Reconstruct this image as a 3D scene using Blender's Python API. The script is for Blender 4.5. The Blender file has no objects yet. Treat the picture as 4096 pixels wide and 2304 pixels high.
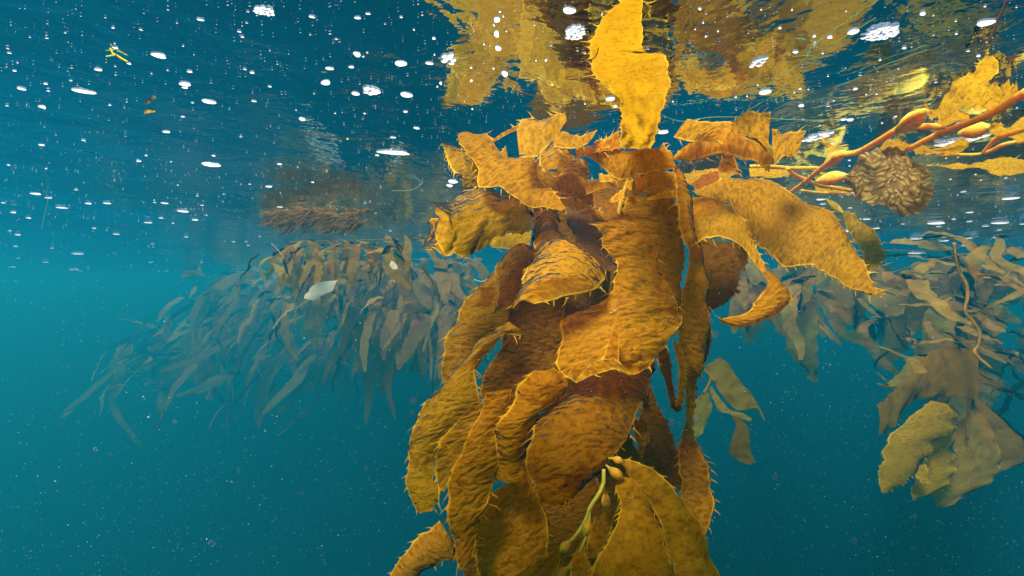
import bpy, math, random
import numpy as np
from mathutils import Vector
rnd = random.Random(7)
rng = np.random.default_rng(11)
S = bpy.context.scene
COL = S.collection
R = math.radians

# ------------------------------------------------------------------ camera
TANH, TANV = 0.925, 0.5203          # half frame at one metre
SURF = 0.33                         # the camera floats 33 cm under the surface
cam_d = bpy.data.cameras.new('camera')
cam_d.sensor_width = 36; cam_d.lens = 18 / TANH
cam_d.clip_start = 0.02; cam_d.clip_end = 600
cam = bpy.data.objects.new('camera', cam_d); COL.objects.link(cam)
cam.location = (0, 0, 0); cam.rotation_euler = (R(90), 0, 0)
S.camera = cam

# ------------------------------------------------------------------ light
SUN_EL, SUN_AZ = 51, -148            # azimuth measured from straight ahead, negative = towards the left
w = bpy.data.worlds.new('World'); S.world = w; w.use_nodes = True
nt = w.node_tree; bg = nt.nodes['Background']
sky = nt.nodes.new('ShaderNodeTexSky'); sky.sky_type = 'NISHITA'; sky.sun_disc = False
sky.sun_elevation = R(SUN_EL); sky.sun_rotation = R(SUN_AZ)
nt.links.new(sky.outputs[0], bg.inputs[0]); bg.inputs[1].default_value = 0.06
sd = bpy.data.lights.new('sun', 'SUN'); sd.energy = 5.0; sd.angle = R(18); sd.color = (1, .95, .86)
sun = bpy.data.objects.new('sun', sd); COL.objects.link(sun)
dvec = Vector((math.sin(R(SUN_AZ)) * math.cos(R(SUN_EL)), math.cos(R(SUN_AZ)) * math.cos(R(SUN_EL)), math.sin(R(SUN_EL))))
sun.rotation_euler = dvec.to_track_quat('Z', 'Y').to_euler()
S.view_settings.view_transform = 'Standard'; S.view_settings.look = 'None'
S.view_settings.exposure = 1.35; S.view_settings.gamma = 1
cy = S.cycles
cy.max_bounces = 7; cy.diffuse_bounces = 3; cy.glossy_bounces = 3; cy.transmission_bounces = 5
cy.transparent_max_bounces = 12; cy.volume_bounces = 0
cy.use_denoising = True
cy.sample_clamp_indirect = 6
cy.caustics_reflective = False; cy.caustics_refractive = False

# ------------------------------------------------------------------ materials
def mat(name):
    m = bpy.data.materials.new(name); m.use_nodes = True
    t = m.node_tree; t.nodes.clear()
    out = t.nodes.new('ShaderNodeOutputMaterial')
    def N(k, **kw):
        n = t.nodes.new(k)
        for a, b in kw.items():
            if a.startswith('i_'):
                n.inputs[a[2:].replace('_', ' ')].default_value = b
            else: setattr(n, a, b)
        return n
    return m, t, N, t.links.new, out

def ramp(N, stops):
    r = N('ShaderNodeValToRGB'); e = r.color_ramp.elements
    while len(e) < len(stops): e.new(.5)
    for k, (p, c) in zip(e, stops): k.position = p; k.color = (*c, 1)
    return r

def kelp_mat(name, dcol, tcol, wr=1.0, trans=.6, clear=.10, crust=False, rib=(70, 118, 1), bump=1.0, gloss=.8, con=.6, base=False):
    m, t, N, L, out = mat(name)
    uv = N('ShaderNodeUVMap'); uv.uv_map = 'UVMap'
    oi = N('ShaderNodeObjectInfo')
    off = N('ShaderNodeVectorMath', operation='ADD'); L(uv.outputs[0], off.inputs[0])
    cmb = N('ShaderNodeCombineXYZ'); L(oi.outputs['Random'], cmb.inputs[2]); L(cmb.outputs[0], off.inputs[1])
    mp = N('ShaderNodeMapping'); mp.inputs['Scale'].default_value = rib
    L(off.outputs[0], mp.inputs['Vector'])
    n1 = N('ShaderNodeTexNoise', i_Scale=1.0, i_Detail=1.0, i_Roughness=.4, i_Distortion=.25)
    L(mp.outputs[0], n1.inputs['Vector'])
    n2 = N('ShaderNodeTexNoise', i_Scale=9.0, i_Detail=4.0, i_Roughness=.6); L(off.outputs[0], n2.inputs['Vector'])
    n3 = N('ShaderNodeTexNoise', i_Scale=170.0, i_Detail=1.0); L(off.outputs[0], n3.inputs['Vector'])
    # tissue: thick dark furrows between thin blisters, blotches of age
    cc = lambda q: tuple(1 + (v - 1) * con for v in q)
    r1 = ramp(N, [(.34, cc((.50, .47, .42))), (.47, cc((.92, .91, .88))), (.62, cc((1.18, 1.2, 1.16)))]); 
    # the furrows come and go over a blade
    nm = N('ShaderNodeTexNoise', i_Scale=7.0, i_Detail=1.0); L(off.outputs[0], nm.inputs['Vector'])
    nmr = N('ShaderNodeMapRange'); nmr.inputs['From Min'].default_value = .40; nmr.inputs['From Max'].default_value = .52
    nmr.inputs['To Min'].default_value = .25; L(nm.outputs[0], nmr.inputs['Value'])
    fm = N('ShaderNodeMix', data_type='FLOAT'); fm.inputs[2].default_value = .53; L(nmr.outputs[0], fm.inputs[0]); L(n1.outputs[0], fm.inputs[3])
    if base:                        # new tissue: corrugated close to the blade's foot only
        sy = N('ShaderNodeSeparateXYZ'); L(uv.outputs[0], sy.inputs[0])
        L(sy.outputs[1], nmr.inputs['Value']); nmr.inputs['From Min'].default_value = .40; nmr.inputs['From Max'].default_value = .12; nmr.inputs['To Min'].default_value = .12
    L(fm.outputs[0], r1.inputs[0])
    r2 = ramp(N, [(.3, (.88, .85, .8)), (.55, (1, 1, 1)), (.72, (1.08, 1.12, 1.05))]); L(n2.outputs[0], r2.inputs[0])
    r3 = ramp(N, [(.34, (.76, .70, .6)), (.48, (1, 1, 1))]); L(n3.outputs[0], r3.inputs[0])
    def mul(a, b, f=1.0):
        x = N('ShaderNodeMix', data_type='RGBA', blend_type='MULTIPLY'); x.inputs['Factor'].default_value = f
        L(a, x.inputs[6]); L(b, x.inputs[7]); return x.outputs[2]
    tone = mul(mul(mul(r1.outputs[0], r2.outputs[0]), r3.outputs[0]), oi.outputs['Color'])
    cd = N('ShaderNodeRGB'); cd.outputs[0].default_value = (*dcol, 1)
    ct = N('ShaderNodeRGB'); ct.outputs[0].default_value = (*tcol, 1)
    D_ = mul(cd.outputs[0], tone); T_ = mul(ct.outputs[0], tone)
    # pale specks of settled grit
    vo = N('ShaderNodeTexVoronoi', i_Scale=95.0); L(off.outputs[0], vo.inputs['Vector'])
    lt = N('ShaderNodeMath', operation='LESS_THAN'); lt.inputs[1].default_value = .085; L(vo.outputs['Distance'], lt.inputs[0])
    sx = N('ShaderNodeSeparateColor'); L(vo.outputs['Color'], sx.inputs[0])
    gt = N('ShaderNodeMath', operation='GREATER_THAN'); gt.inputs[1].default_value = .72; L(sx.outputs[0], gt.inputs[0])
    sp = N('ShaderNodeMath', operation='MULTIPLY'); L(lt.outputs[0], sp.inputs[0]); L(gt.outputs[0], sp.inputs[1])
    spm = N('ShaderNodeMix', data_type='RGBA'); spm.inputs[7].default_value = (.75, .6, .35, 1)
    L(sp.outputs[0], spm.inputs[0]); L(D_, spm.inputs[6])
    bp = N('ShaderNodeBump', i_Strength=bump, i_Distance=.006 * wr); L((fm if base else n1).outputs[0], bp.inputs['Height'])
    bp2 = N('ShaderNodeBump', i_Strength=.5, i_Distance=.002); L(n3.outputs[0], bp2.inputs['Height']); L(bp.outputs[0], bp2.inputs['Normal'])
    df = N('ShaderNodeBsdfDiffuse'); L(spm.outputs[2], df.inputs['Color']); L(bp2.outputs[0], df.inputs['Normal'])
    tl = N('ShaderNodeBsdfTranslucent'); L(T_, tl.inputs['Color']); L(bp2.outputs[0], tl.inputs['Normal'])
    m1 = N('ShaderNodeMixShader'); m1.inputs[0].default_value = trans; L(df.outputs[0], m1.inputs[1]); L(tl.outputs[0], m1.inputs[2])
    tp = N('ShaderNodeBsdfTransparent'); L(T_, tp.inputs['Color'])
    m2 = N('ShaderNodeMixShader'); m2.inputs[0].default_value = clear; L(m1.outputs[0], m2.inputs[1]); L(tp.outputs[0], m2.inputs[2])
    gl = N('ShaderNodeBsdfGlossy', i_Roughness=.38); gl.inputs['Color'].default_value = (.3 * gloss, .28 * gloss, .22 * gloss, 1); L(bp2.outputs[0], gl.inputs['Normal'])
    fr = N('ShaderNodeFresnel', i_IOR=1.12); L(bp2.outputs[0], fr.inputs['Normal'])
    m3 = N('ShaderNodeMixShader'); L(fr.outputs[0], m3.inputs[0]); L(m2.outputs[0], m3.inputs[1]); L(gl.outputs[0], m3.inputs[2])
    L(m3.outputs[0], out.inputs['Surface'])
    return m

M = {}
M['kelp'] = kelp_mat('kelp_blade', (.66, .305, .010), (.90, .45, .010), clear=.18)
M['smooth'] = kelp_mat('kelp_blade_smooth', (.66, .325, .012), (.82, .42, .010), clear=.14, con=.6, bump=.22)
M['ridged'] = kelp_mat('kelp_blade_ridged', (.64, .325, .012), (.90, .48, .012), wr=1.3, clear=.16, rib=(95, 24, 1), bump=.6)
M['young'] = kelp_mat('kelp_blade_young', (.66, .345, .012), (.80, .41, .010), clear=.14, rib=(60, 13, 1), bump=1.0, wr=1.8, con=1.4, base=True)
M['rim'] = kelp_mat('kelp_rim_lit', (.80, .45, .035), (.95, .56, .035), wr=.2, trans=.5, clear=.0, gloss=0)  # glow of light along rims and spines put into a brighter colour
def flesh(name, col, rad):
    m, t, N, L, out = mat(name)
    uv = N('ShaderNodeUVMap'); uv.uv_map = 'UVMap'; oi = N('ShaderNodeObjectInfo')
    n = N('ShaderNodeTexNoise', i_Scale=90.0, i_Detail=5.0, i_Roughness=.65); L(uv.outputs[0], n.inputs[0])
    r = ramp(N, [(.3, tuple(c * .45 for c in col)), (.6, col)]); L(n.outputs[0], r.inputs[0])
    x = N('ShaderNodeMix', data_type='RGBA', blend_type='MULTIPLY'); x.inputs[0].default_value = .8
    L(r.outputs[0], x.inputs[6]); L(oi.outputs['Color'], x.inputs[7])
    p = N('ShaderNodeBsdfPrincipled'); L(x.outputs[2], p.inputs['Base Color'])
    p.inputs['Subsurface Weight'].default_value = 1; p.inputs['Subsurface Radius'].default_value = rad; p.inputs['Subsurface Scale'].default_value = .05
    p.inputs['Roughness'].default_value = .45; p.inputs['IOR'].default_value = 1.1
    bp = N('ShaderNodeBump', i_Strength=.25, i_Distance=.002); L(n.outputs[0], bp.inputs['Height']); L(bp.outputs[0], p.inputs['Normal'])
    L(p.outputs[0], out.inputs[0]); return m
M['stipe'] = flesh('kelp_stipe', (.72, .38, .05), (1, .42, .07))
M['float'] = flesh('kelp_float', (.84, .42, .045), (1, .42, .06))
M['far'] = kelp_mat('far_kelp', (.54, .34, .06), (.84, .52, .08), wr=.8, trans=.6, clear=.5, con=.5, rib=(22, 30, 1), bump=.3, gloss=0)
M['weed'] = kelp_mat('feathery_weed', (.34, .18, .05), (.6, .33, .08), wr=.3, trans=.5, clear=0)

def crust_mat():
    m, t, N, L, out = mat('crusted_blade')
    uv = N('ShaderNodeUVMap'); uv.uv_map = 'UVMap'
    n = N('ShaderNodeTexNoise', i_Scale=14.0, i_Detail=3.0); L(uv.outputs[0], n.inputs[0])
    mx = N('ShaderNodeMix', data_type='RGBA'); mx.blend_type = 'LINEAR_LIGHT'; mx.inputs[0].default_value = .03
    L(uv.outputs[0], mx.inputs[6]); L(n.outputs['Color'], mx.inputs[7])
    v = N('ShaderNodeTexVoronoi', i_Scale=95.0); L(mx.outputs[2], v.inputs['Vector'])
    r = ramp(N, [(.0, (.95, .76, .36)), (.35, (.90, .62, .18)), (.62, (.48, .28, .07))]); L(v.outputs['Distance'], r.inputs[0])
    r2 = ramp(N, [(.35, (.62, .55, .45)), (.6, (1, 1, 1))]); L(n.outputs[0], r2.inputs[0])
    mu = N('ShaderNodeMix', data_type='RGBA', blend_type='MULTIPLY'); mu.inputs[0].default_value = 1
    L(r.outputs[0], mu.inputs[6]); L(r2.outputs[0], mu.inputs[7])
    bp = N('ShaderNodeBump', i_Strength=1.0, i_Distance=.01); bp.invert = True; L(v.outputs['Distance'], bp.inputs['Height'])
    df = N('ShaderNodeBsdfDiffuse'); tl = N('ShaderNodeBsdfTranslucent')
    for s in (df, tl): L(mu.outputs[2], s.inputs['Color']); L(bp.outputs[0], s.inputs['Normal'])
    ms = N('ShaderNodeMixShader'); ms.inputs[0].default_value = .72
    L(df.outputs[0], ms.inputs[1]); L(tl.outputs[0], ms.inputs[2]); L(ms.outputs[0], out.inputs['Surface'])
    return m
M['crust'] = crust_mat()

def plain(name, dcol, tcol, f, gloss=0):
    m, t, N, L, out = mat(name)
    df = N('ShaderNodeBsdfDiffuse'); df.inputs[0].default_value = (*dcol, 1)
    tl = N('ShaderNodeBsdfTranslucent'); tl.inputs[0].default_value = (*tcol, 1)
    n = N('ShaderNodeTexNoise', i_Scale=60.0); bp = N('ShaderNodeBump', i_Strength=.2, i_Distance=.002); L(n.outputs[0], bp.inputs['Height'])
    L(bp.outputs[0], df.inputs['Normal'])
    ms = N('ShaderNodeMixShader'); ms.inputs[0].default_value = f
    L(df.outputs[0], ms.inputs[1]); L(tl.outputs[0], ms.inputs[2])
    if gloss:
        g = N('ShaderNodeBsdfGlossy', i_Roughness=.15); m2 = N('ShaderNodeMixShader'); m2.inputs[0].default_value = gloss
        L(ms.outputs[0], m2.inputs[1]); L(g.outputs[0], m2.inputs[2]); L(m2.outputs[0], out.inputs['Surface'])
    else: L(ms.outputs[0], out.inputs['Surface'])
    return m
M['bubble'] = plain('bubble_film', (.9, .9, .9), (.97, .97, .97), .8, .12)
def clear_middle(m):
    t = m.node_tree; out = t.nodes['Material Output']; src = out.inputs[0].links[0].from_socket
    lw = t.nodes.new('ShaderNodeLayerWeight'); lw.inputs[0].default_value = .52
    mr = t.nodes.new('ShaderNodeMapRange'); mr.inputs['From Min'].default_value = .05; mr.inputs['From Max'].default_value = .45; mr.inputs['To Min'].default_value = .45
    tp = t.nodes.new('ShaderNodeBsdfTransparent'); mx = t.nodes.new('ShaderNodeMixShader')
    t.links.new(lw.outputs['Facing'], mr.inputs['Value']); t.links.new(mr.outputs[0], mx.inputs[0])
    t.links.new(tp.outputs[0], mx.inputs[1]); t.links.new(src, mx.inputs[2]); t.links.new(mx.outputs[0], out.inputs[0])
clear_middle(M['bubble'])
M['snow'] = plain('marine_snow', (.75, .75, .7), (.75, .75, .7), .5)
M['green_hair'] = plain('green_filament', (.35, .5, .2), (.5, .7, .3), .5)
M['red_hair'] = plain('red_filament', (.38, .09, .04), (.5, .14, .06), .4)
M['dark_hair'] = plain('dark_filament', (.05, .035, .01), (.08, .05, .01), .3)
M['pale'] = plain('pale_leaf', (.62, .60, .42), (.7, .7, .5), .5)

def water_mat():
    m, t, N, L, out = mat('water_surface')
    tc = N('ShaderNodeNewGeometry')
    mp = N('ShaderNodeMapping'); mp.inputs['Scale'].default_value = (1, .8, 1); L(tc.outputs['Position'], mp.inputs['Vector'])
    n1 = N('ShaderNodeTexNoise', i_Scale=9.0, i_Detail=3.0, i_Roughness=.5, i_Distortion=.4); L(mp.outputs[0], n1.inputs['Vector'])
    n2 = N('ShaderNodeTexNoise', i_Scale=48.0, i_Detail=2.0, i_Roughness=.5); L(mp.outputs[0], n2.inputs['Vector'])
    b1 = N('ShaderNodeBump', i_Strength=.30, i_Distance=.02); L(n1.outputs[0], b1.inputs['Height'])
    b2 = N('ShaderNodeBump', i_Strength=.22, i_Distance=.004); L(n2.outputs[0], b2.inputs['Height']); L(b1.outputs[0], b2.inputs['Normal'])
    g = N('ShaderNodeBsdfGlossy', i_Roughness=.05); g.inputs[0].default_value = (.52, .68, .88, 1); L(b2.outputs[0], g.inputs['Normal'])
    tr = N('ShaderNodeBsdfTransparent')
    f = N('ShaderNodeFresnel', i_IOR=1.333); L(b2.outputs[0], f.inputs['Normal'])
    ms = N('ShaderNodeMixShader'); L(f.outputs[0], ms.inputs[0]); L(tr.outputs[0], ms.inputs[1]); L(g.outputs[0], ms.inputs[2])
    L(ms.outputs[0], out.inputs['Surface'])
    return m
M['water'] = water_mat()

def sand_mat():
    m, t, N, L, out = mat('seabed_sand')
    tc = N('ShaderNodeNewGeometry'); n = N('ShaderNodeTexNoise', i_Scale=.6, i_Detail=8.0); L(tc.outputs['Position'], n.inputs[0])
    r = ramp(N, [(.35, (.06, .055, .04)), (.7, (.2, .18, .13))]); L(n.outputs[0], r.inputs[0])
    d = N('ShaderNodeBsdfDiffuse'); L(r.outputs[0], d.inputs[0]); L(d.outputs[0], out.inputs[0])
    return m
M['sand'] = sand_mat()

# ------------------------------------------------------------------ object helpers
def tag(o, label=None, cat=None, group=None, kind=None):
    if label: o['label'] = label
    if cat: o['category'] = cat
    if group: o['group'] = group
    if kind: o['kind'] = kind
    return o

def empty(name, loc, label, cat, group=None):
    o = bpy.data.objects.new(name, None); COL.objects.link(o); o.location = loc
    o.empty_display_size = .05
    return tag(o, label, cat, group)

TONES = {'y': (1.16, 1.24, 1.2), 'o': (1.06, .97, .7), 'm': (1.0, .99, .8), 'b': (.72, .65, .45), 'd': (.40, .34, .34), 'g': (.86, 1.02, 1.0), 'k': (.60, .58, .42), 'q': (.74, .64, .40), 'l': (1.3, 1.35, 1.6)}  # k, q, d darkened for shade among the lower and inner blades

def link_mesh(name, V, F, mats, parent=None, mi=None, uv=None, tone='m', smooth=True):
    me = bpy.data.meshes.new(name)
    V = np.asarray(V, float)
    o = bpy.data.objects.new(name, me); COL.objects.link(o)
    if parent is not None:
        o.parent = parent
        off = np.array(parent.location, float); p = parent.parent
        while p is not None: off = off + np.array(p.location, float); p = p.parent
        V = V - off
    me.from_pydata(V.tolist(), [], F)
    for k in (mats if isinstance(mats, (list, tuple)) else [mats]): me.materials.append(M[k])
    if mi is not None: me.polygons.foreach_set('material_index', mi)
    if uv is not None:
        ul = me.uv_layers.new(name='UVMap')
        idx = np.empty(len(me.loops), int); me.loops.foreach_get('vertex_index', idx)
        ul.data.foreach_set('uv', np.asarray(uv, float)[idx].ravel())
    me.polygons.foreach_set('use_smooth', [smooth] * len(me.polygons))
    me.update()
    j = rnd.uniform(.93, 1.07)
    c = TONES[tone] if isinstance(tone, str) else tone
    o.color = (c[0] * j, c[1] * j, c[2] * j, 1)
    return o

# picture reference frames (2576 px wide) and the crops that were measured
FR = {'D': (0, 0, 1), 'A': (1006.25, 314.45, .3125), 'B': (1006.25, 754.7, .3125), 'C': (943.4, 996.2, .3125),
      'R': (1288, 0, .5), 'S': (1288, 724.5, .5), 'T': (1886.7, 125.8, .26758), 'U': (1698, 440.2, .3408), 'V': (1698, 817.6, .3408)}
def px(fr, x, y):
    a, b, s = FR[fr]; return a + s * x, b + s * y
def at(x, y, d):
    return np.array(((x - 1288) / 1288 * TANH * d, d, (724.5 - y) / 724.5 * TANV * d))
def depth_at_height(y, z):
    return z / max(.02, (724.5 - y) / 724.5 * TANV)

def catmull(P, n):
    P = np.asarray(P, float); k = len(P)
    seg = np.linalg.norm(np.diff(P, axis=0), axis=1) ** .5 + 1e-6
    t = np.concatenate(([0], np.cumsum(seg))); ts = np.linspace(0, t[-1], n)
    # finite-difference Hermite on a chordal parameter
    m = np.zeros_like(P)
    for i in range(k):
        a, b = max(0, i - 1), min(k - 1, i + 1)
        m[i] = (P[b] - P[a]) / (t[b] - t[a])
    out = np.empty((n, P.shape[1]))
    for q, tt in enumerate(ts):
        i = min(k - 2, max(0, int(np.searchsorted(t, tt, 'right') - 1)))
        h = t[i + 1] - t[i]; s = (tt - t[i]) / h
        out[q] = ((2 * s**3 - 3 * s**2 + 1) * P[i] + (s**3 - 2 * s**2 + s) * h * m[i]
                  + (-2 * s**3 + 3 * s**2) * P[i + 1] + (s**3 - s**2) * h * m[i + 1])
    return out

def waves2(U_, V_, lam0, lam1, n, bias=0.0):
    z = np.zeros_like(U_)
    for _ in range(n):
        lam = rng.uniform(lam0, lam1); a = rng.normal(math.pi / 2 * bias, .6) if bias else rng.uniform(0, math.pi)
        z += np.sin(2 * math.pi / lam * (U_ * math.cos(a) + V_ * math.sin(a)) + rng.uniform(0, 6.28) + 1.2 * np.sin(2 * math.pi * (U_ - V_) / (lam1 * 2.3) + rng.uniform(0, 6)))
    return z / math.sqrt(n)

def sheet(name, Lp, Rp, parent, tone='m', material='kelp', bulge=.0, ruffle=.012, wrinkle=.0013, spines=1.0, res=.008, ragged=1.0, label=None, cup=0.0, sway=1.0):
    """a kelp blade: one connected sheet between two edge curves, wrinkled, ruffled, fringed with spines"""
    Lp = np.asarray(Lp, float); Rp = np.asarray(Rp, float)
    mid = (Lp + Rp) / 2
    length = np.linalg.norm(np.diff(mid, axis=0), axis=1).sum() + 1e-6
    width = np.linalg.norm(Lp - Rp, axis=1).max()
    nv = int(np.clip(length / res, 14, 130)); nu = int(np.clip(width / res, 7, 38))
    W = catmull(np.hstack((Lp, Rp)), nv); Lc, Rc = W[:, :3], W[:, 3:]
    wd = np.linalg.norm(Rc - Lc, axis=1)
    dirn = (Rc - Lc) / (wd[:, None] + 1e-9)
    vv = np.concatenate(([0], np.cumsum(np.linalg.norm(np.diff((Lc + Rc) / 2, axis=0), axis=1))))
    def edge_noise():
        z = np.zeros(nv)
        for lam, a in ((.013, .0009), (.03, .0018), (.08, .003)):
            z += a * np.sin(2 * math.pi * vv / lam * rng.uniform(.8, 1.2) + rng.uniform(0, 6.28))
        for _ in range(rng.integers(0, 3)):
            z += rng.uniform(.004, .011) * np.exp(-((vv - rng.uniform(0, length)) / .008) ** 2)
        return z * ragged * .65 * np.minimum(1, wd / .08)
    Lc = Lc + dirn * edge_noise()[:, None]; Rc = Rc - dirn * edge_noise()[:, None]
    rim = min(.08, .0032 / max(width, .03))
    u = np.concatenate(([0], np.linspace(rim, 1 - rim, nu), [1])); nu2 = len(u)
    P = Lc[:, None, :] * (1 - u)[None, :, None] + Rc[:, None, :] * u[None, :, None]
    du = np.broadcast_to(dirn[:, None, :], P.shape)
    dv = np.gradient(P, axis=0)
    Nn = np.cross(du, dv); ln = np.linalg.norm(Nn, axis=2, keepdims=True); Nn = Nn / (ln + 1e-12)
    sgn = -1 if Nn[:, :, 1].mean() > 0 else 1          # turn towards the viewer's side of the plant
    Nn = Nn * sgn
    UU = np.broadcast_to((u - .5)[None, :], (nv, nu2)) * wd[:, None]; VV = np.broadcast_to(vv[:, None], (nv, nu2))
    e = np.abs(2 * u - 1)[None, :]
    side = np.where(u < .5, 0., 1.)[None, :]
    ph0, ph1 = rng.uniform(0, 6.28, 2); lam = rng.uniform(.07, .14)
    taper = np.minimum(1, wd / .06)[:, None]
    h = .55 * ruffle * e ** 2.2 * np.sin(2 * math.pi * VV / lam + ph0 + side * ph1 + .8 * np.sin(VV * 31 + ph1)) * taper
    h = h + bulge * (1 - e ** 2) * .8 * np.minimum(1, wd / (.7 * width))[:, None] ** 1.5 + cup * (vv / length)[:, None] ** 2
    h = h + wrinkle * waves2(UU, VV, .016, .04, 7, bias=.85) * taper + .0022 * sway * waves2(UU, VV, .12, .25, 3) * taper * min(1, width / .1)
    P = P + Nn * h[:, :, None]
    verts = P.reshape(-1, 3).tolist(); uv = np.stack((UU, VV), 2).reshape(-1, 2).tolist()
    F = []; mi = []
    for i in range(nv - 1):
        for j in range(nu2 - 1):
            a = i * nu2 + j
            F.append((a, a + 1, a + nu2 + 1, a + nu2)); mi.append(1 if (j == 0 or j == nu2 - 2) else 0)
    if spines > 0:
        step = vv[-1] / max(1, nv - 1); every = max(1, int(round(.013 / max(step, 1e-4))))
        for s_ in (0, 1):
            j = 0 if s_ == 0 else nu2 - 1; jin = 2 if s_ == 0 else nu2 - 3
            i = rng.integers(1, 3)
            while i < nv - 2:
                if wd[i] > .012:
                    a, b = i * nu2 + j, (i + 1) * nu2 + j
                    pa, pb = P[i, j], P[i + 1, j]
                    o_ = pa - P[i, jin]; o_ /= np.linalg.norm(o_) + 1e-9
                    t_ = pb - pa; t_ /= np.linalg.norm(t_) + 1e-9
                    n_ = Nn[i, j]
                    ln_ = spines * rng.uniform(.011, .026) * (.55 if rng.random() < .35 else 1)
                    dr = o_ * .8 + t_ * rng.uniform(.15, .7) + n_ * rng.normal(0, .35); dr /= np.linalg.norm(dr)
                    wv = t_ * .0011
                    base = (pa + pb) / 2
                    p1 = base + dr * ln_ * .2; dr2 = dr + t_ * rng.uniform(.1, .5) + n_ * rng.normal(0, .2); dr2 /= np.linalg.norm(dr2)
                    p2 = p1 + dr2 * ln_ * .36; dr3 = dr2 + t_ * rng.uniform(.1, .6); dr3 /= np.linalg.norm(dr3)
                    p3 = p2 + dr3 * ln_ * .36
                    k = len(verts)
                    for q in (p1 - wv, p1 + wv, p2 - wv * .75, p2 + wv * .75, p3): verts.append(q.tolist()); uv.append((UU[i, j], VV[i, j]))
                    F += [(a, b, k + 1, k), (k, k + 1, k + 3, k + 2), (k + 2, k + 3, k + 4)]; mi += [1, 1, 1]
                i += every if rng.random() < .8 else every + 1
    o = link_mesh(name, verts, F, [material, 'rim' if material in ('kelp', 'ridged', 'smooth', 'young') else material], parent, mi, uv, tone)
    if label: o['label'] = label
    return o

def blade(parent, fr, d, stations, tone='m', z=None, tilt=0.0, name='blade', lean=.3, **kw):
    """d: depth, (first, last) or list; z: lie at that height under the surface instead; tilt: right edge further away by that much"""
    n = len(stations)
    ds = np.interp(np.linspace(0, 1, n), np.linspace(0, 1, len(d)), d) if isinstance(d, (list, tuple)) else np.full(n, float(d))
    Lp, Rp = [], []; ym = np.mean([px(fr, 0, q)[1] for t in stations for q in (t[1], t[3])])
    # bring the whole blade closer where its top would break the surface
    low = 1.0 if z is not None else min([1.0] + [depth_at_height(px(fr, 0, q)[1], .308) / (ds[k] * (1 + lean * (ym - px(fr, 0, q)[1]) * TANH / 1288)) for k, t in enumerate(stations) for q in (t[1], t[3]) if px(fr, 0, q)[1] < 690])
    for k, (a, b, c, e) in enumerate(stations):
        x0, y0 = px(fr, a, b); x1, y1 = px(fr, c, e)
        d0, d1 = [ds[k] * (1 + lean * (ym - q) * TANH / 1288) for q in (y0, y1)]; d0, d1 = (d0 - tilt / 2) * low, (d1 + tilt / 2) * low
        if z is not None: d0, d1 = depth_at_height(y0, z), depth_at_height(y1, z)
        Lp.append(at(x0, y0, d0)); Rp.append(at(x1, y1, d1))
    return sheet(name, Lp, Rp, parent, tone, **kw)

def tube(name, pts, radii, parent, material='stipe', tone='m', seg=9, n=None, label=None, cap=True, wob=0.0, rs=.6):
    pts = np.asarray(pts, float); n = n or max(8, 5 * len(pts))
    q = catmull(np.hstack((pts, np.asarray(radii, float)[:, None] * rs)), n); C_, r_ = q[:, :3], np.maximum(q[:, 3], 1e-4)
    T_ = np.gradient(C_, axis=0); T_ /= np.linalg.norm(T_, axis=1)[:, None] + 1e-9
    up = np.array((0, 0, 1.)) if abs(T_[0][2]) < .9 else np.array((1., 0, 0))
    V, F, uv = [], [], []; s = 0
    for i in range(n):
        a = np.cross(T_[i], up); a /= np.linalg.norm(a) + 1e-9; b = np.cross(a, T_[i]); up = b
        if i: s += np.linalg.norm(C_[i] - C_[i - 1])
        for k in range(seg):
            th = 2 * math.pi * k / seg
            rr = r_[i] * (1 + wob * math.sin(3 * th + i * 1.7))
            V.append(C_[i] + rr * (a * math.cos(th) + b * math.sin(th))); uv.append((k / seg * .06, s))
    for i in range(n - 1):
        for k in range(seg):
            k2 = (k + 1) % seg; F.append((i * seg + k, i * seg + k2, (i + 1) * seg + k2, (i + 1) * seg + k))
    if cap: F.append(tuple(range(seg))[::-1]); F.append(tuple((n - 1) * seg + k for k in range(seg)))
    o = link_mesh(name, V, F, material, parent, None, uv, tone)
    if label: o['label'] = label
    return o

def ptube(parent, fr, pts, name='stipe', z=None, **kw):
    P, r = [], []
    for p in pts:
        x, y = px(fr, p[0], p[1]); d = depth_at_height(y, z) if z is not None else p[3]
        P.append(at(x, y, d)); r.append(p[2])
    return tube(name, P, r, parent, **kw)

def pfloat(parent, fr, p0, p1, r, d=None, z=None, tone='l', **kw):
    """a pear-shaped gas float between two picture points"""
    (x0, y0), (x1, y1) = px(fr, *p0), px(fr, *p1)
    d0 = depth_at_height(y0, z) if z is not None else (d[0] if isinstance(d, tuple) else d)
    d1 = depth_at_height(y1, z) if z is not None else (d[1] if isinstance(d, tuple) else d)
    a, b = at(x0, y0, d0), at(x1, y1, d1)
    ts = [0, .12, .3, .5, .7, .86, 1]; rs = [.28, .42, .78, 1.0, .92, .62, .3]
    return tube('float', [a + (b - a) * t for t in ts], [r * q for q in rs], parent, 'float', tone, seg=12, n=20, rs=.72, **kw)

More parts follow.
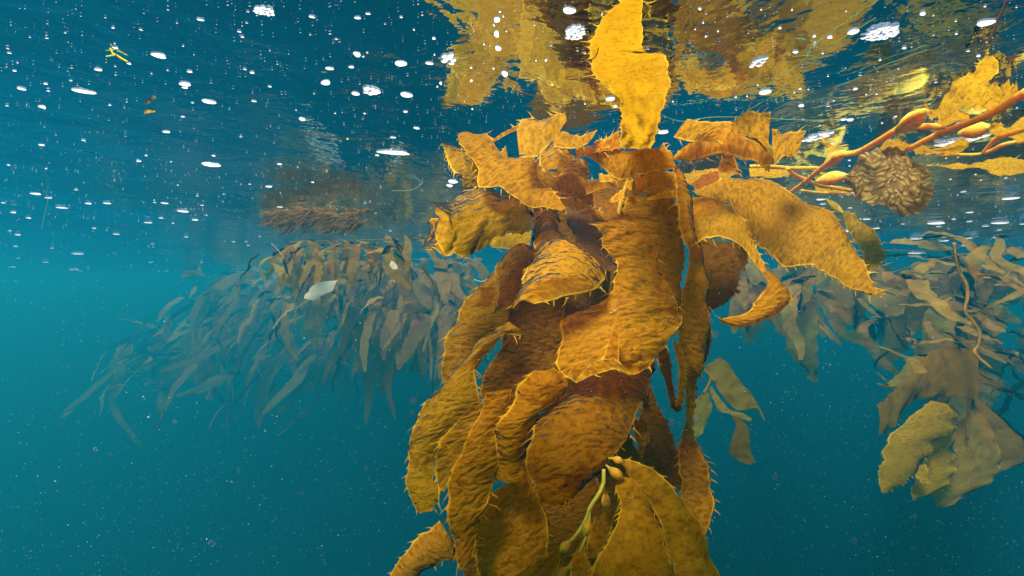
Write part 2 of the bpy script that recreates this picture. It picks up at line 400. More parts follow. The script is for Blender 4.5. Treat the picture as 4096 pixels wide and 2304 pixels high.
# ------------------------------------------------------------------ the setting: water, haze, seabed
WV = [(rnd.uniform(.35, 2.2), rnd.uniform(0, 6.28), rnd.uniform(0, 6.28)) for _ in range(14)]
def wave_h(x, y):
    z = 0 * x
    for lam, a, p in WV: z = z + .0024 * lam ** 1.0 * np.sin(2 * math.pi / lam * (x * math.cos(a) + y * math.sin(a)) + p)
    return z
def axis(n, near, far):
    t = np.linspace(-1, 1, n); k = 5.2
    return np.sinh(k * t) / math.sinh(k) * far
gx = axis(261, 0, 140); gy = np.concatenate((-np.geomspace(140, .5, 24), np.linspace(-.45, 4, 150), np.geomspace(4.05, 140, 130)))
GX, GY = np.meshgrid(gx, gy)
fade = np.exp(-np.hypot(GX, GY) / 14)
GZ = SURF + wave_h(GX, GY) * fade
nx, ny = len(gx), len(gy)
Fw = [(j * nx + i, j * nx + i + 1, (j + 1) * nx + i + 1, (j + 1) * nx + i) for j in range(ny - 1) for i in range(nx - 1)]
water = link_mesh('water', np.stack((GX, GY, GZ), 2).reshape(-1, 3), Fw, 'water')
tag(water, 'rippled underside of the sea surface mirroring the kelp below', 'water', kind='structure')

DEEP = -13.0
n = 60; sx = np.linspace(-145, 145, n); SX, SY = np.meshgrid(sx, sx)
SZ = DEEP + .5 * np.sin(SX * .35) * np.cos(SY * .27) + .3 * np.sin(SX * .9 + SY * .6)
seabed = link_mesh('seabed', np.stack((SX, SY, SZ), 2).reshape(-1, 3),
                   [(j * n + i, j * n + i + 1, (j + 1) * n + i + 1, (j + 1) * n + i) for j in range(n - 1) for i in range(n - 1)], 'sand')
tag(seabed, 'dark sandy sea bottom lost in the blue below', 'seabed', kind='structure')

HD = 0.15
hm, ht, HN, HL, hout = mat('sea_haze')
pv = HN('ShaderNodeVolumePrincipled')
pv.inputs['Color'].default_value = (.016, .70, .97, 1)
pv.inputs['Density'].default_value = HD
pv.inputs['Anisotropy'].default_value = .5
HL(pv.outputs[0], hout.inputs['Volume'])
b0, b1 = (-138, -138, DEEP - 2), (138, 138, SURF + .16)
hv = [(x, y, z) for x in (b0[0], b1[0]) for y in (b0[1], b1[1]) for z in (b0[2], b1[2])]
hme = bpy.data.meshes.new('haze'); hme.from_pydata(hv, [], [(0, 1, 3, 2), (4, 6, 7, 5), (0, 4, 5, 1), (2, 3, 7, 6), (0, 2, 6, 4), (1, 5, 7, 3)])
hme.materials.append(hm); haze = bpy.data.objects.new('haze', hme); COL.objects.link(haze)
tag(haze, 'turquoise murk of the sea water', 'haze', kind='stuff')

# ------------------------------------------------------------------ the main plant
plant = empty('giant_kelp', tuple(at(1530, 480, 1.15)), 'large golden brown kelp plant with spiny wrinkled blades hanging in the middle', 'kelp')
LEAN, SPREAD = .8, 1.0
def b(fr, d, st, tone='m', **kw):
    if 'z' not in kw: d = [1.07 + (q - 1.07) * SPREAD for q in (d if isinstance(d, (list, tuple)) else (d, d))]
    kw.setdefault('lean', LEAN); return blade(plant, fr, d, st, tone, **kw)

# crown, near the surface
b('R', 0, [(540,748,702,746),(546,690,722,690),(548,620,738,630),(545,520,752,560),(500,450,785,470),(440,408,795,410),(405,350,790,350),(392,300,772,290),
           (391,262,757,267),(392,246,676,262),(397,205,655,205),(430,130,656,130),(490,60,657,60),(560,0,656,0),(610,-50,650,-50)],
  'm', z=.312, material='young', ruffle=.002, sway=.15, label='bright yellow blade rising to the top edge, torn notch on one side')
b('A', 1.08, [(1430,170,1480,250),(1600,195,1615,320),(1750,188,1750,450),(1900,195,1880,415),(2060,200,2010,390),(2180,270,2225,345)], 'o', bulge=.02, ruffle=.006)
b('A', (1.10,1.13), [(310,103,370,150),(345,180,480,170),(400,290,625,200),(460,400,660,320),(510,490,640,510)], 'y', tilt=.03)  # lit end of the next blade, its light put into a brighter tone
b('A', (1.14,1.06), [(580,55,470,58),(722,110,490,180),(870,260,610,300),(1085,285,640,490),(1110,400,800,520),(1190,490,1030,640),(1260,580,1190,668),(1335,660,1300,700)], 'm', bulge=.015)
b('A', (1.06,.95), [(1010,620,1060,820),(930,545,900,880),(800,528,740,945),(680,500,630,1000),(520,535,520,1072),(390,600,400,1075),(300,605,330,1045),(242,622,275,860)], 'm', material='ridged', bulge=.03, ruffle=.014, wrinkle=.003,
  label='broad corrugated blade arching out with a curled end')
b('A', (.96,1.02), [(335,730,345,1050),(270,800,255,1005),(225,850,163,1015)], 'm', tilt=-.02)
b('A', 1.28, [(720,960,740,985),(820,888,850,1002),(950,850,960,1008),(1060,860,1040,990)], 'g', ruffle=.004)
b('A', (1.07,1.02), [(1010,640,1235,680),(1060,740,1290,755),(1080,850,1285,850),(1060,940,1330,900),(1090,1010,1392,950)], 'o', bulge=.03)
b('A', 1.17, [(1090,350,1130,480),(1250,372,1250,540),(1390,385,1400,610),(1510,470,1560,650)], 'b', bulge=.02)
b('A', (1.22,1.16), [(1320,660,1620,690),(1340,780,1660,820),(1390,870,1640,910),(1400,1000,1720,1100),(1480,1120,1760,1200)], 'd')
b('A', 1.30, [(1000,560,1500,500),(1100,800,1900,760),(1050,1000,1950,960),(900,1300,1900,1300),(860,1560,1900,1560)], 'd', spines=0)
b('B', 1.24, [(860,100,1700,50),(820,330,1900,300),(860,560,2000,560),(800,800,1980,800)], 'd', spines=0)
b('A', 1.24, [(1490,440,1960,420),(1510,560,1930,560),(1530,660,1880,660),(1540,760,1850,760)], 'b')
b('A', 1.19, [(1262,540,1258,590),(1330,548,1310,645),(1410,590,1400,678),(1545,635,1480,678)], 'y', ruffle=.004, name='blade')
b('A', 1.19, [(1680,610,1690,625),(1740,555,1760,610),(1790,515,1810,590)], 'y', ruffle=.003)
b('A', 1.19, [(1440,705,1450,720),(1540,672,1550,722),(1645,705,1640,715)], 'y', ruffle=.003)
b('A', 1.12, [(1270,108,1292,118),(1150,210,1375,190),(1110,290,1405,262),(1170,372,1290,370)], 'y', bulge=.02)
b('A', 1.10, [(1400,262,1420,270),(1330,300,1500,290),(1230,385,1522,380),(1300,400,1490,432)], 'y', bulge=.01)
b('A', 1.22, [(1215,40,1240,160),(1310,28,1340,190),(1450,80,1470,180),(1592,28,1535,135)], 'y')
b('A', 1.18, [(1410,165,1420,265),(1570,165,1570,230),(1765,58,1765,195)], 'm')
b('A', 1.15, [(1890,415,1900,545),(2050,385,2010,585),(2235,365,2225,575)], 'o')
b('A', 1.12, [(2120,150,2050,220),(2150,200,2130,300),(2190,230,2200,320)], 'm')
b('R', 1.16, [(268,572,276,604),(200,579,218,682),(120,584,165,742),(50,595,105,790),(22,640,40,805)], 'y', material='smooth', label='pale forked blade with a narrow trailing finger')
b('A', 1.24, [(985,-12,960,30),(870,28,880,62),(735,128,738,152)], 'm', spines=.5)
pfloat(plant, 'R', (402,518), (262,590), .014, d=1.15)
b('A', 1.05, [(1600,390,1608,458),(1680,402,1690,452),(1740,432,1736,446)], 'y', spines=.5, ruffle=.004)
b('A', 1.04, [(1808,470,1822,502),(1850,448,1858,530),(1884,442,1874,470)], 'y', spines=.5, ruffle=.004)
b('A', 1.03, [(1985,590,1992,608),(2090,548,2110,592),(2215,528,2222,585)], 'y', spines=.6, ruffle=.006)
b('A', 1.05, [(1950,450,1962,540),(2010,400,2040,520),(2080,380,2110,470)], 'm', spines=.6, bulge=.012)
b('A', 1.13, [(1560,150,1575,215),(1650,95,1690,190),(1760,60,1755,180)], 'y', spines=.6)
b('A', 1.08, [(1480,470,1500,560),(1600,440,1640,520),(1720,470,1740,510)], 'b', spines=.6)
b('A', 1.10, [(850,170,870,260),(800,215,860,290),(760,190,800,240)], 'm', spines=.6)
# added unseen blades over the camera, put there to shade the plant's lower half
cr = np.random.default_rng(77)
for k in range(16):
    x0, y0, ln_, wd_ = cr.uniform(-.42, .62), cr.uniform(.46, .54), cr.uniform(.5, .8), cr.uniform(.10, .17)
    dx, z_ = cr.uniform(-.35, .35), cr.uniform(.296, .312); Lp, Rp = [], []
    for t in np.linspace(0, 1, 6):
        c_ = np.array((x0 + dx * t * ln_, y0 - t * ln_, z_)); w2 = wd_ / 2 * max(.06, math.sin(math.pi * (.08 + .9 * t)) ** .6)
        Lp.append(c_ - (w2, 0, 0)); Rp.append(c_ + (w2, 0, 0))
    sheet('blade', Lp, Rp, plant, 'm', 'smooth', ruffle=.004, sway=.2, spines=.5, res=.02)
# right side of the crown
b('R', 1.10, [(880,604,808,702),(960,625,905,712),(1100,630,985,700),(1120,640,1060,720)], 'y', bulge=.01)
b('R', (1.06,1.02), [(790,808,825,802),(900,716,940,795),(1010,662,1050,780),(1110,670,1150,790),(1220,730,1232,825),(1312,790,1295,865)], 'o', bulge=.03)
b('R', 1.13, [(1098,630,1115,660),(1172,572,1200,700),(1245,550,1262,750),(1311,547,1312,785)], 'y', bulge=-.02)
b('R', 1.18, [(1308,645,1308,850),(1400,655,1392,785),(1476,666,1440,760)], 'y')
b('R', 1.04, [(1060,712,1072,715),(1050,790,1112,790),(1042,860,1165,885)], 'o', spines=.6)
LEAN = .55
# right arching blades
b('R', (1.20,1.02), [(905,958,935,985),(1080,904,1085,1022),(1205,890,1150,1105),(1325,930,1205,1195),(1450,1000,1290,1285),(1580,1065,1400,1335),(1680,1160,1525,1352),(1742,1270,1620,1385),(1784,1370,1705,1442),(1835,1452,1792,1480),(1886,1474,1882,1482)],
  'm', bulge=.035, ruffle=.012, spines=.8, label='long olive blade arching out to a pointed tip on the right')
b('R', (1.08,1.0), [(878,978,895,1235),(1000,988,960,1216),(1090,1040,1060,1196),(1180,1130,1140,1222),(1212,1212,1190,1285),(1252,1300,1235,1345),(1282,1362,1262,1372)], 'y', bulge=.02)
b('R', (1.0,.97), [(1280,1362,1262,1376),(1330,1400,1272,1440),(1392,1450,1250,1490),(1390,1522,1212,1532),(1300,1600,1162,1582),(1180,1634,1082,1602),(1060,1614,1042,1606)], 'o', bulge=.02, tilt=-.02, label='twisted hanging tip with a bright pointed end')
b('A', (1.03,1.0), [(2195,345,2260,360),(2220,480,2345,540),(2230,620,2355,680),(2245,800,2380,860),(2290,960,2395,965)], 'm', bulge=.015, spines=1.2)
b('R', 1.24, [(930,1210,1185,1228),(930,1300,1192,1312),(965,1400,1142,1382),(985,1500,1130,1460),(990,1570,1070,1530)], 'd')
b('S', 1.22, [(1060,10,1070,30),(1110,0,1110,20),(1155,15,1140,32)], 'd', spines=.4)

# the hanging mass; shade on its lower and inner blades put into their tones
LEAN = .06
SPREAD = 1.4
b('A', 1.06, [(1820,585,2225,575),(1800,700,2245,700),(1850,800,2285,850),(1950,900,2295,960),(2000,1100,2275,1150),(2050,1300,2262,1400),(2050,1520,2268,1570)], 'b', bulge=.02)
b('A', (.995,.99,.98,.95), [(1512,800,1830,768),(1622,872,1960,850),(1650,970,2060,960),(1732,1080,2085,1100),(1742,1200,2130,1250),(1690,1370,2210,1400),(1500,1480,2250,1490),(1310,1560,2275,1570),(1300,1720,2225,1650),(1270,1850,2115,1810),(1290,1990,1975,1955),(1400,2062,1880,2002)],
  'o', bulge=.03, ruffle=.012, wrinkle=.0026, label='broad orange brown front blade with blistered surface')
b('B', .925, [(1402,652,1408,640),(1560,500,1640,580),(1680,470,1740,560),(1755,492,1872,602)], 'y', spines=.7, ruffle=.004)
b('B', .93, [(1720,245,1765,285),(1660,380,1760,420),(1625,490,1755,520)], 'o', spines=.4, ruffle=.004)
b('A', (.99,.93), [(1180,965,1262,958),(1085,1028,1460,1022),(1058,1100,1658,1140),(1010,1180,1625,1262),(960,1300,1542,1355),(932,1400,1310,1388),(900,1482,1065,1432)],
  'y', bulge=.045, ruffle=.006, wrinkle=.0012, lean=.25, label='rounded bright folded blade in front of the dark hollow')
b('A', (1.14,1.10), [(840,1040,1060,958),(770,1130,1085,1040),(790,1250,1040,1200),(790,1400,990,1380),(740,1520,950,1500)], 'b', bulge=.02)
b('A', 1.08, [(620,1310,760,1300),(640,1360,770,1380),(610,1440,760,1440),(590,1460,700,1470)], 'm', spines=.8, ruffle=.012)
b('B', (1.16,1.12), [(700,-200,1000,-300),(600,-90,1000,-100),(512,30,920,100),(440,180,860,200),(368,330,700,350),(345,520,640,520),(342,700,520,640)], 'k', bulge=.02, label='dark olive blade down the outer left side')
b('B', (1.10,1.08), [(900,-60,1350,-80),(880,80,1330,80),(860,250,1310,260),(800,420,1300,430),(700,560,1300,560),(640,720,1250,700),(700,850,1200,850)], 'd')  # backs the dark hollow, whose shade is put into this tone
b('B', (1.04,.985), [(880,175,1010,280),(640,330,870,270),(480,520,720,400),(340,695,600,560),(200,830,640,800),(122,960,620,900),(80,1150,400,1060),(64,1210,310,1230),(70,1333,280,1313),(50,1463,272,1470),(80,1563,330,1520),(112,1663,276,1660),(162,1718,255,1700)],
  (.72, .76, .6), bulge=.025, ruffle=.012, label='olive blade on the left ending in a bitten orange tip')
b('C', (1.0,.985), [(760,80,960,60),(640,230,840,200),(540,340,780,300),(490,450,720,440),(480,600,670,540),(510,730,620,640),(562,766,592,700)], 'k', spines=1.5)
b('C', (.985,.97), [(900,-30,1100,-60),(832,170,1080,130),(760,290,1000,250),(700,440,980,370),(620,600,1000,520),(580,750,970,650),(590,950,900,850),(620,1130,840,980),(650,1290,810,1150),(688,1405,790,1290)], 'q', bulge=.012, spines=1.5)
b('B', (.955,.99), [(1090,562,1232,545),(960,680,1342,640),(900,850,1292,760),(800,960,1190,860),(766,1080,1080,1010),(772,1200,1040,1150),(792,1290,1020,1300),(750,1440,1050,1390)], (.95, .82, .5), bulge=.03, spines=1.5, label='orange humped blade fringed with long bright spines')
b('C', (1.03,1.0), [(850,830,1230,620),(812,980,1300,760),(792,1130,1350,900),(812,1300,1400,1100),(830,1449,1380,1300),(850,1620,1250,1560)], 'b', spines=1.2, bulge=.02)
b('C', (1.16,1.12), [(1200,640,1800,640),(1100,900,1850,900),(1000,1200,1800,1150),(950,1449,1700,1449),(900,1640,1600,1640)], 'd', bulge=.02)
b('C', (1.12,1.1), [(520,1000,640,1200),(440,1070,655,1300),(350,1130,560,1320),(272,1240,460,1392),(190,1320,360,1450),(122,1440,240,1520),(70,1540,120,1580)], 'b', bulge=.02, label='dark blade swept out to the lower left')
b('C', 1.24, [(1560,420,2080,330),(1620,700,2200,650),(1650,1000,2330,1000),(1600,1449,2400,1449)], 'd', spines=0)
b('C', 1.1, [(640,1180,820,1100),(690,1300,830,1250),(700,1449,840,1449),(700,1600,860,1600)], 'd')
b('B', (1.04,.99,.95,.93,.915,.91), [(1350,560,2060,490),(1300,700,2012,680),(1182,860,1962,830),(1085,990,1872,990),(1050,1150,1805,1150),(1012,1370,1700,1290),(1088,1510,1420,1563),(1120,1610,1350,1623),(1225,1658,1262,1660)],
  (.66, .55, .34), bulge=.045, ruffle=.012, wrinkle=.002, spines=1.2, label='largest shaded brown blade in front, rounded towards its lower end')  # tone darkened for the shade under the blade above
# right column and strands
b('A', (1.10,1.09), [(2290,800,2370,840),(2305,960,2440,1040),(2330,1150,2482,1250),(2260,1350,2482,1430),(2240,1520,2490,1560),(2230,1660,2490,1735),(2255,1810,2465,1880),(2295,1930,2440,1960),(2370,1990,2405,2030)], 'o', bulge=.02)
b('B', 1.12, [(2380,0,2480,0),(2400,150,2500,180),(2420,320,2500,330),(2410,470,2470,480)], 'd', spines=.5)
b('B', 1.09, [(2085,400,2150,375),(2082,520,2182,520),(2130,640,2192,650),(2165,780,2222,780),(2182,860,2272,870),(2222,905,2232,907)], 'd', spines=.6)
b('B', 1.07, [(2190,325,2255,360),(2230,480,2292,500),(2250,620,2302,620),(2240,740,2292,740),(2215,860,2286,840)], 'o', spines=.8)
b('B', (1.11,1.12), [(2295,540,2425,560),(2300,700,2385,700),(2302,850,2372,850),(2300,980,2352,980),(2278,1080,2382,1120),(2250,1180,2430,1230),(2245,1330,2462,1340)], 'b', spines=1.1)
b('S', (1.12,1.05), [(845,770,922,760),(838,830,955,850),(842,930,992,940),(850,1050,1012,1060),(890,1170,1002,1170),(950,1242,968,1242)], 'b', spines=1.0)
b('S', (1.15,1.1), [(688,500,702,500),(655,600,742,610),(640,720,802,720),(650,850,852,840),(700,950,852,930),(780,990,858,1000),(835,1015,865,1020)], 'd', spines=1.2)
b('B', 1.0, [(1890,962,1950,955),(1882,1050,2002,1050),(1905,1180,1990,1180),(1940,1270,1955,1290)], 'b', spines=.5, bulge=.01)
SPREAD = 1.0
# stipe inside the mass and along its top
ptube(plant, 'D', [(1600,400,.007,1.2),(1560,520,.008,1.22),(1540,700,.008,1.2),(1520,900,.008,1.15),(1500,1080,.007,1.08),(1518,1190,.006,1.0)])
ptube(plant, 'D', [(1560,520,.006,1.22),(1660,640,.006,1.24),(1720,800,.006,1.2),(1740,1000,.005,1.14)])

# ------------------------------------------------------------------ young frond with floats, bottom
young = empty('young_kelp_frond', tuple(at(1520, 1190, .93)), 'young frond with orange floats and olive blades at the bottom of the plant', 'kelp frond')
def yb(d, st, tone='m', fr='C', **kw): return blade(young, fr, [q * .92 for q in (d if isinstance(d, tuple) else (d, d))], st, tone, material='smooth', lean=.15, **kw)
near = lambda P: [(x, y, r * .92, d * .92) for x, y, r, d in P]
ptube(young, 'C', near([(1842,590,.0055,.92),(1838,700,.0055,.91),(1800,790,.0055,.90),(1730,900,.005,.895),(1700,990,.0048,.89),(1640,1090,.0045,.885),(1570,1170,.0042,.88),(1500,1235,.004,.88)]))
ptube(young, 'C', near([(1730,900,.004,.895),(1715,1080,.0038,.885),(1660,1230,.0036,.88),(1590,1330,.0034,.875),(1500,1450,.003,.87),(1430,1560,.003,.86)]))
ptube(young, 'C', near([(1838,720,.003,.905),(1852,780,.003,.92)])); ptube(young, 'C', near([(1860,560,.003,.905),(1885,575,.003,.88)]))
ptube(young, 'C', near([(1880,500,.003,.93),(1915,505,.003,.93)]))
b1_ = yb((.93,.88), [(550,860,560,900),(620,870,590,950),(720,920,650,1000),(820,1020,700,1100),(910,1130,750,1200),(990,1290,790,1350),(1045,1440,810,1449),(1085,1570,830,1570)], (.80, .78, .5), 'S', bulge=.02, wrinkle=.0008, spines=.7, label='yellow green blade bending down behind the front one')
pfloat(b1_, 'C', (1905,498), (2000,535), .0085, d=0.8510, tone=(.72, .6, .4))
b2_ = yb((.875,.82), [(1962,660,2010,655),(1930,740,2100,690),(1972,830,2170,780),(1985,930,2232,930),(1932,1050,2292,1070),(1850,1190,2350,1200),(1780,1310,2386,1330),(1750,1449,2405,1449),(1720,1620,2400,1620)], (.88, .84, .5), bulge=.025, wrinkle=.0012, spines=.9, label='nearest olive blade with a neat comb of spines')
pfloat(b2_, 'C', (1878,575), (1995,668), .0105, d=0.8050, tone=(.72, .6, .4))
b3_ = yb((.885,.84), [(1496,1235,1504,1258),(1420,1250,1485,1315),(1340,1330,1470,1400),(1220,1449,1430,1449),(1130,1580,1380,1580)], (.7, .66, .45), spines=.6, wrinkle=.0008)
pfloat(b3_, 'C', (1575,1168), (1490,1250), .0095, d=0.8096, tone=(.72, .6, .4))
b4_ = yb((.885,.85), [(1690,1125,1702,1112),(1632,1230,1692,1240),(1580,1330,1722,1310),(1560,1449,1770,1449),(1550,1600,1800,1600)], (.7, .66, .45), spines=.6, wrinkle=.0008)
pfloat(b4_, 'C', (1728,990), (1688,1130), .0098, d=0.8142, tone=(.72, .6, .4))
b5_ = yb((.95,.97), [(1845,905,1880,910),(1770,960,1912,990),(1732,1100,1890,1130),(1700,1250,1792,1280),(1722,1300,1750,1312)], 'b', spines=.5)
pfloat(b5_, 'C', (1855,775), (1862,915), .010, d=(0.8464,0.8694), tone='o')
b6_ = yb((.88,.85), [(1440,1450,1470,1470),(1420,1520,1500,1530),(1400,1640,1520,1640)], (.7, .66, .45), spines=.5)
pfloat(b6_, 'C', (1550,1380), (1450,1470), .010, d=0.7986, tone=(.72, .6, .4))

# ------------------------------------------------------------------ surface frond, right
surf = empty('floating_kelp_frond', tuple(at(2200, 420, 1.3)), 'frond lying along the water surface with forked stipes and yellow blades, upper right', 'kelp frond')
def sb(st, tone='y', fr='T', z=.312, d=0, **kw): return blade(surf, fr, d, st, tone, z=z, material='smooth', **kw)
ptube(surf, 'T', [(330,1370,.0095),(450,1290,.010),(560,1205,.0105),(700,1090,.0105),(860,985,.0105),(1000,965,.0105),(1200,860,.011),(1390,745,.0115)], z=.300)
ptube(surf, 'T', [(1390,750,.0115),(1450,690,.011),(1540,620,.010),(1640,575,.009)], z=.300)
ptube(surf, 'T', [(1480,935,.009),(1650,850,.010),(1800,780,.0105),(2070,680,.0105),(2300,580,.011),(2450,490,.0115),(2620,380,.012)], z=.302)
ptube(surf, 'T', [(1380,760,.008),(1500,735,.008),(1620,720,.010),(1740,722,.010),(1830,730,.006)], z=.303)
ptube(surf, 'T', [(0,1095,.008),(200,1095,.008),(400,1112,.008),(560,1108,.008),(680,1112,.006)], z=.318)
ptube(surf, 'T', [(350,1115,.006),(430,1180,.009),(540,1220,.008),(600,1250,.007),(760,1290,.010),(900,1310,.010),(960,1320,.005)], z=.312)
ptube(surf, 'T', [(480,1320,.006),(640,1340,.007),(800,1345,.007),(960,1350,.006),(1040,1380,.003)], z=.305)
ptube(surf, 'T', [(1780,1000,.006),(1950,985,.006),(2080,985,.006),(2180,975,.006),(2280,940,.007),(2400,885,.007),(2620,850,.007)], z=.31)
ptube(surf, 'T', [(2180,975,.005),(2230,920,.006),(2330,830,.010),(2420,800,.008),(2620,740,.006)], z=.311)
pfloat(surf, 'T', (690,1105), (880,960), .020, z=.316)
pfloat(surf, 'T', (1385,770), (1650,580), .022, z=.303)
pfloat(surf, 'T', (1960,790), (2250,720), .022, z=.308)
pfloat(surf, 'T', (620,1235), (910,1180), .026, z=.298)
sb([(1640,560,1660,640),(1830,430,1860,600),(2020,300,2050,590),(2150,230,2280,560),(2300,250,2420,510),(2430,280,2545,380)], 'y', ruffle=.02, wrinkle=.006, z=.316, label='crumpled bright yellow blade beside the upper stipe')
sb([(2000,310,2230,320),(2075,205,2300,220),(2140,110,2345,135),(2220,52,2285,62)], 'y', ruffle=.014, wrinkle=.004, z=.300)
sb([(1700,690,1720,720),(1900,600,1930,700),(2060,590,2070,680)], 'm', ruffle=.01, z=.317)
sb([(2245,725,2260,780),(2400,690,2420,820),(2620,640,2640,830)], 'y', ruffle=.014, wrinkle=.003, z=.318)
sb([(1650,1075,1660,1095),(1900,1070,1900,1110),(2150,1058,2200,1120),(2350,1030,2300,1150),(2640,1015,2640,1165)], 'y', z=.305, ruffle=.006, label='smooth yellow blade reaching the right edge')
sb([(-10,1115,0,1190),(150,1105,160,1200),(300,1112,330,1180),(385,1150,390,1175)], 'l', z=.317, ruffle=.004)
sb([(600,1265,620,1310),(760,1300,760,1330),(900,1290,960,1340)], 'y', z=.309, ruffle=.004)
sb([(1160,1010,1190,1090),(1260,880,1300,1000),(1450,870,1500,960),(1640,900,1650,1000)], 'm', z=.311, ruffle=.008, wrinkle=.003)
sb([(1640,910,1650,1010),(1800,900,1800,990),(1960,860,1980,960),(2060,840,2060,900)], 'm', z=.314, ruffle=.01, wrinkle=.003)
sb([(670,800,690,900),(720,850,760,930),(760,880,850,960)], 'y', z=.322, ruffle=.004)
blade(surf, 'T', (1.30,1.20), [(880,1175,890,1255),(960,1080,960,1330),(1090,985,1060,1420),(1250,925,1210,1490),(1420,925,1370,1520),(1560,980,1520,1510),(1660,1080,1630,1440),(1705,1200,1700,1300)], 'm', material='crust', tilt=0, bulge=.02, ruffle=.03, wrinkle=.005, spines=0, ragged=3.5, lean=.2, name='crusted_blade', label='brown blade thickly crusted with pale bumpy growth')
blade(surf, 'U', (1.38,1.3), [(1245,262,1232,282),(1340,310,1270,400),(1450,400,1330,500),(1530,510,1390,640),(1565,600,1410,720),(1500,690,1420,745)], 'g', bulge=.015, spines=.4, label='green oval blade hanging behind the long pointed one')
pfloat(surf, 'U', (1112,175), (1240,282), .012, d=(1.42,1.38))
# small sunlit pieces between crown and stipe
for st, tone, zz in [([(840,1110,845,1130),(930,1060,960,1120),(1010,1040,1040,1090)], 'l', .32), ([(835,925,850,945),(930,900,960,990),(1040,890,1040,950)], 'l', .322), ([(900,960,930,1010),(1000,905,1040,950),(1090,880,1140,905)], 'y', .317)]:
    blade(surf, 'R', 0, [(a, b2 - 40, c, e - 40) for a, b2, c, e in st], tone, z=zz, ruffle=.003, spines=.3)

# ------------------------------------------------------------------ kelp further off, each frond a thing
FARK = 1.22
def hang_frond(name, label, pts, nb, ln, wd, seed, sway=(0, 0, -1), spread=.7, tone='m', group=None, stipe_r=.008, res=.022, drop=.5, fk=1.35, cat='kelp frond'):
    """fronds whose stipe runs through given points; blades stream off along it"""
    r = np.random.default_rng(seed)
    P = np.array([at(x, y, d * FARK) for x, y, d in pts]); P[:, 2] = np.minimum(P[:, 2], SURF - .05); ln *= fk; wd *= fk; root = empty(name, tuple(P[0]), label, cat, group)
    tube('stipe', P, [stipe_r] * len(P), root, 'far', 'm', seg=6)
    C_ = catmull(P, nb); sway = np.array(sway, float)
    for k in range(nb):
        L_ = ln * r.uniform(.4, 1.45); w_ = wd * r.uniform(.45, 1.5)
        th = r.uniform(0, 2 * math.pi)
        d0 = np.array((math.cos(th), math.sin(th) * .7, r.uniform(-.4, .25))) * spread
        d1 = sway + r.normal(0, .33, 3)
        p = C_[k] + np.array((r.normal(0, .1), r.normal(0, .2), -drop * r.random() ** 1.5)) * fk; path = [p.copy()]; m = 7
        for i in range(m):
            f = i / (m - 1); dr = d0 * (1 - f) ** 1.3 + d1 * (f ** .8 + .15) + r.normal(0, .12, 3); dr /= np.linalg.norm(dr)
            p = p + dr * L_ / m; p[2] = min(p[2], SURF - .02); path.append(p.copy())
        path = np.array(path)
        wdir = np.array((math.cos(th + 1.57), math.sin(th + 1.57) * .5, r.normal(0, .2)))
        if abs(wdir[0]) < .45: wdir[0] += .6
        Lp, Rp = [], []
        for i in range(len(path)):
            t = i / (len(path) - 1); ww = w_ * max(.05, (math.sin(math.pi * min(1, t * .9 + .06)) ** .7)) / 2
            tg = path[min(i + 1, m)] - path[max(i - 1, 0)]; tg /= np.linalg.norm(tg) + 1e-9
            q = wdir - tg * np.dot(wdir, tg); q /= np.linalg.norm(q) + 1e-9
            wdir = q + r.normal(0, .12, 3)
            Lp.append(path[i] - q * ww); Rp.append(path[i] + q * ww)
        tn = tone if r.random() < .6 else r.choice(['m', 'y', 'b', 'g'])
        sheet('blade', Lp, Rp, root, str(tn), 'far', ruffle=w_ * .09, wrinkle=.002, spines=0, res=res, ragged=1.6)
    return root

# right hand frond, measured
near_r = empty('hanging_kelp_frond', tuple(at(2450, 880, 2.5)), 'olive frond hanging at the right with a bright green lit blade in its middle', 'kelp frond')
def nb_(d, st, tone='m', **kw):
    kw.setdefault('material', 'far'); return blade(near_r, 'V', d, st, tone, spines=.8, res=.014, ragged=2.5, ruffle=.014, **kw)
nb_(2.42, [(2210,175,2225,560),(2050,165,1985,520),(1900,190,1800,545),(1760,330,1710,600),(1650,460,1650,690),(1560,535,1585,780),(1498,590,1492,805)], 'b', bulge=.03)
nb_(2.5, [(1900,220,1900,300),(1750,230,1845,360),(1650,360,1730,445),(1560,430,1640,478),(1492,430,1502,445)], 'g', bulge=.04)
nb_(2.3, [(1720,230,1850,270),(1725,300,1850,350),(1760,350,1800,362)], 'y')
nb_(2.3, [(1890,560,2060,600),(1760,660,2090,720),(1620,790,2000,800),(1555,890,1900,910),(1540,980,1830,1010),(1505,1060,1740,1120),(1520,1235,1560,1245)], (.74, .90, .6), bulge=.03, label='bright green lit blade', material='smooth')
nb_(2.38, [(1910,830,2090,720),(1850,1000,2050,930),(1770,1150,2060,1080),(1742,1280,1980,1190),(1725,1302,1765,1292)], (.74, .95, .65), bulge=.02, material='smooth')
nb_(2.27, [(1735,1040,1835,1030),(1760,1090,1872,1100),(1822,1172,1880,1172)], (.9, 1.1, .8), material='smooth')
nb_(2.5, [(2080,720,2230,600),(2060,900,2350,800),(2050,1050,2400,960),(1950,1190,2380,1100),(1890,1240,2250,1215),(1930,1320,2112,1262),(1990,1346,2060,1322)], 'm', bulge=.02)
nb_(2.6, [(2205,540,2262,560),(2240,690,2450,720),(2300,850,2600,860),(2390,980,2620,1000),(2400,1072,2500,1042)], 'b', bulge=.06)
blade(near_r, 'U', 2.7, [(2150,600,2235,650),(2160,700,2250,720),(2230,780,2290,790),(2330,810,2345,830)], 'y', material='far', spines=0, res=.016)
ptube(near_r, 'U', [(2060,500,.01,2.2),(2090,690,.01,2.3),(2150,800,.011,2.3),(2160,900,.012,2.3),(2140,1000,.011,2.3),(2200,1080,.012,2.3),(2250,1160,.011,2.3),(2240,1250,.011,2.3),(2212,1310,.012,2.28),(2340,1430,.007,2.25)], material='far', tone='l')
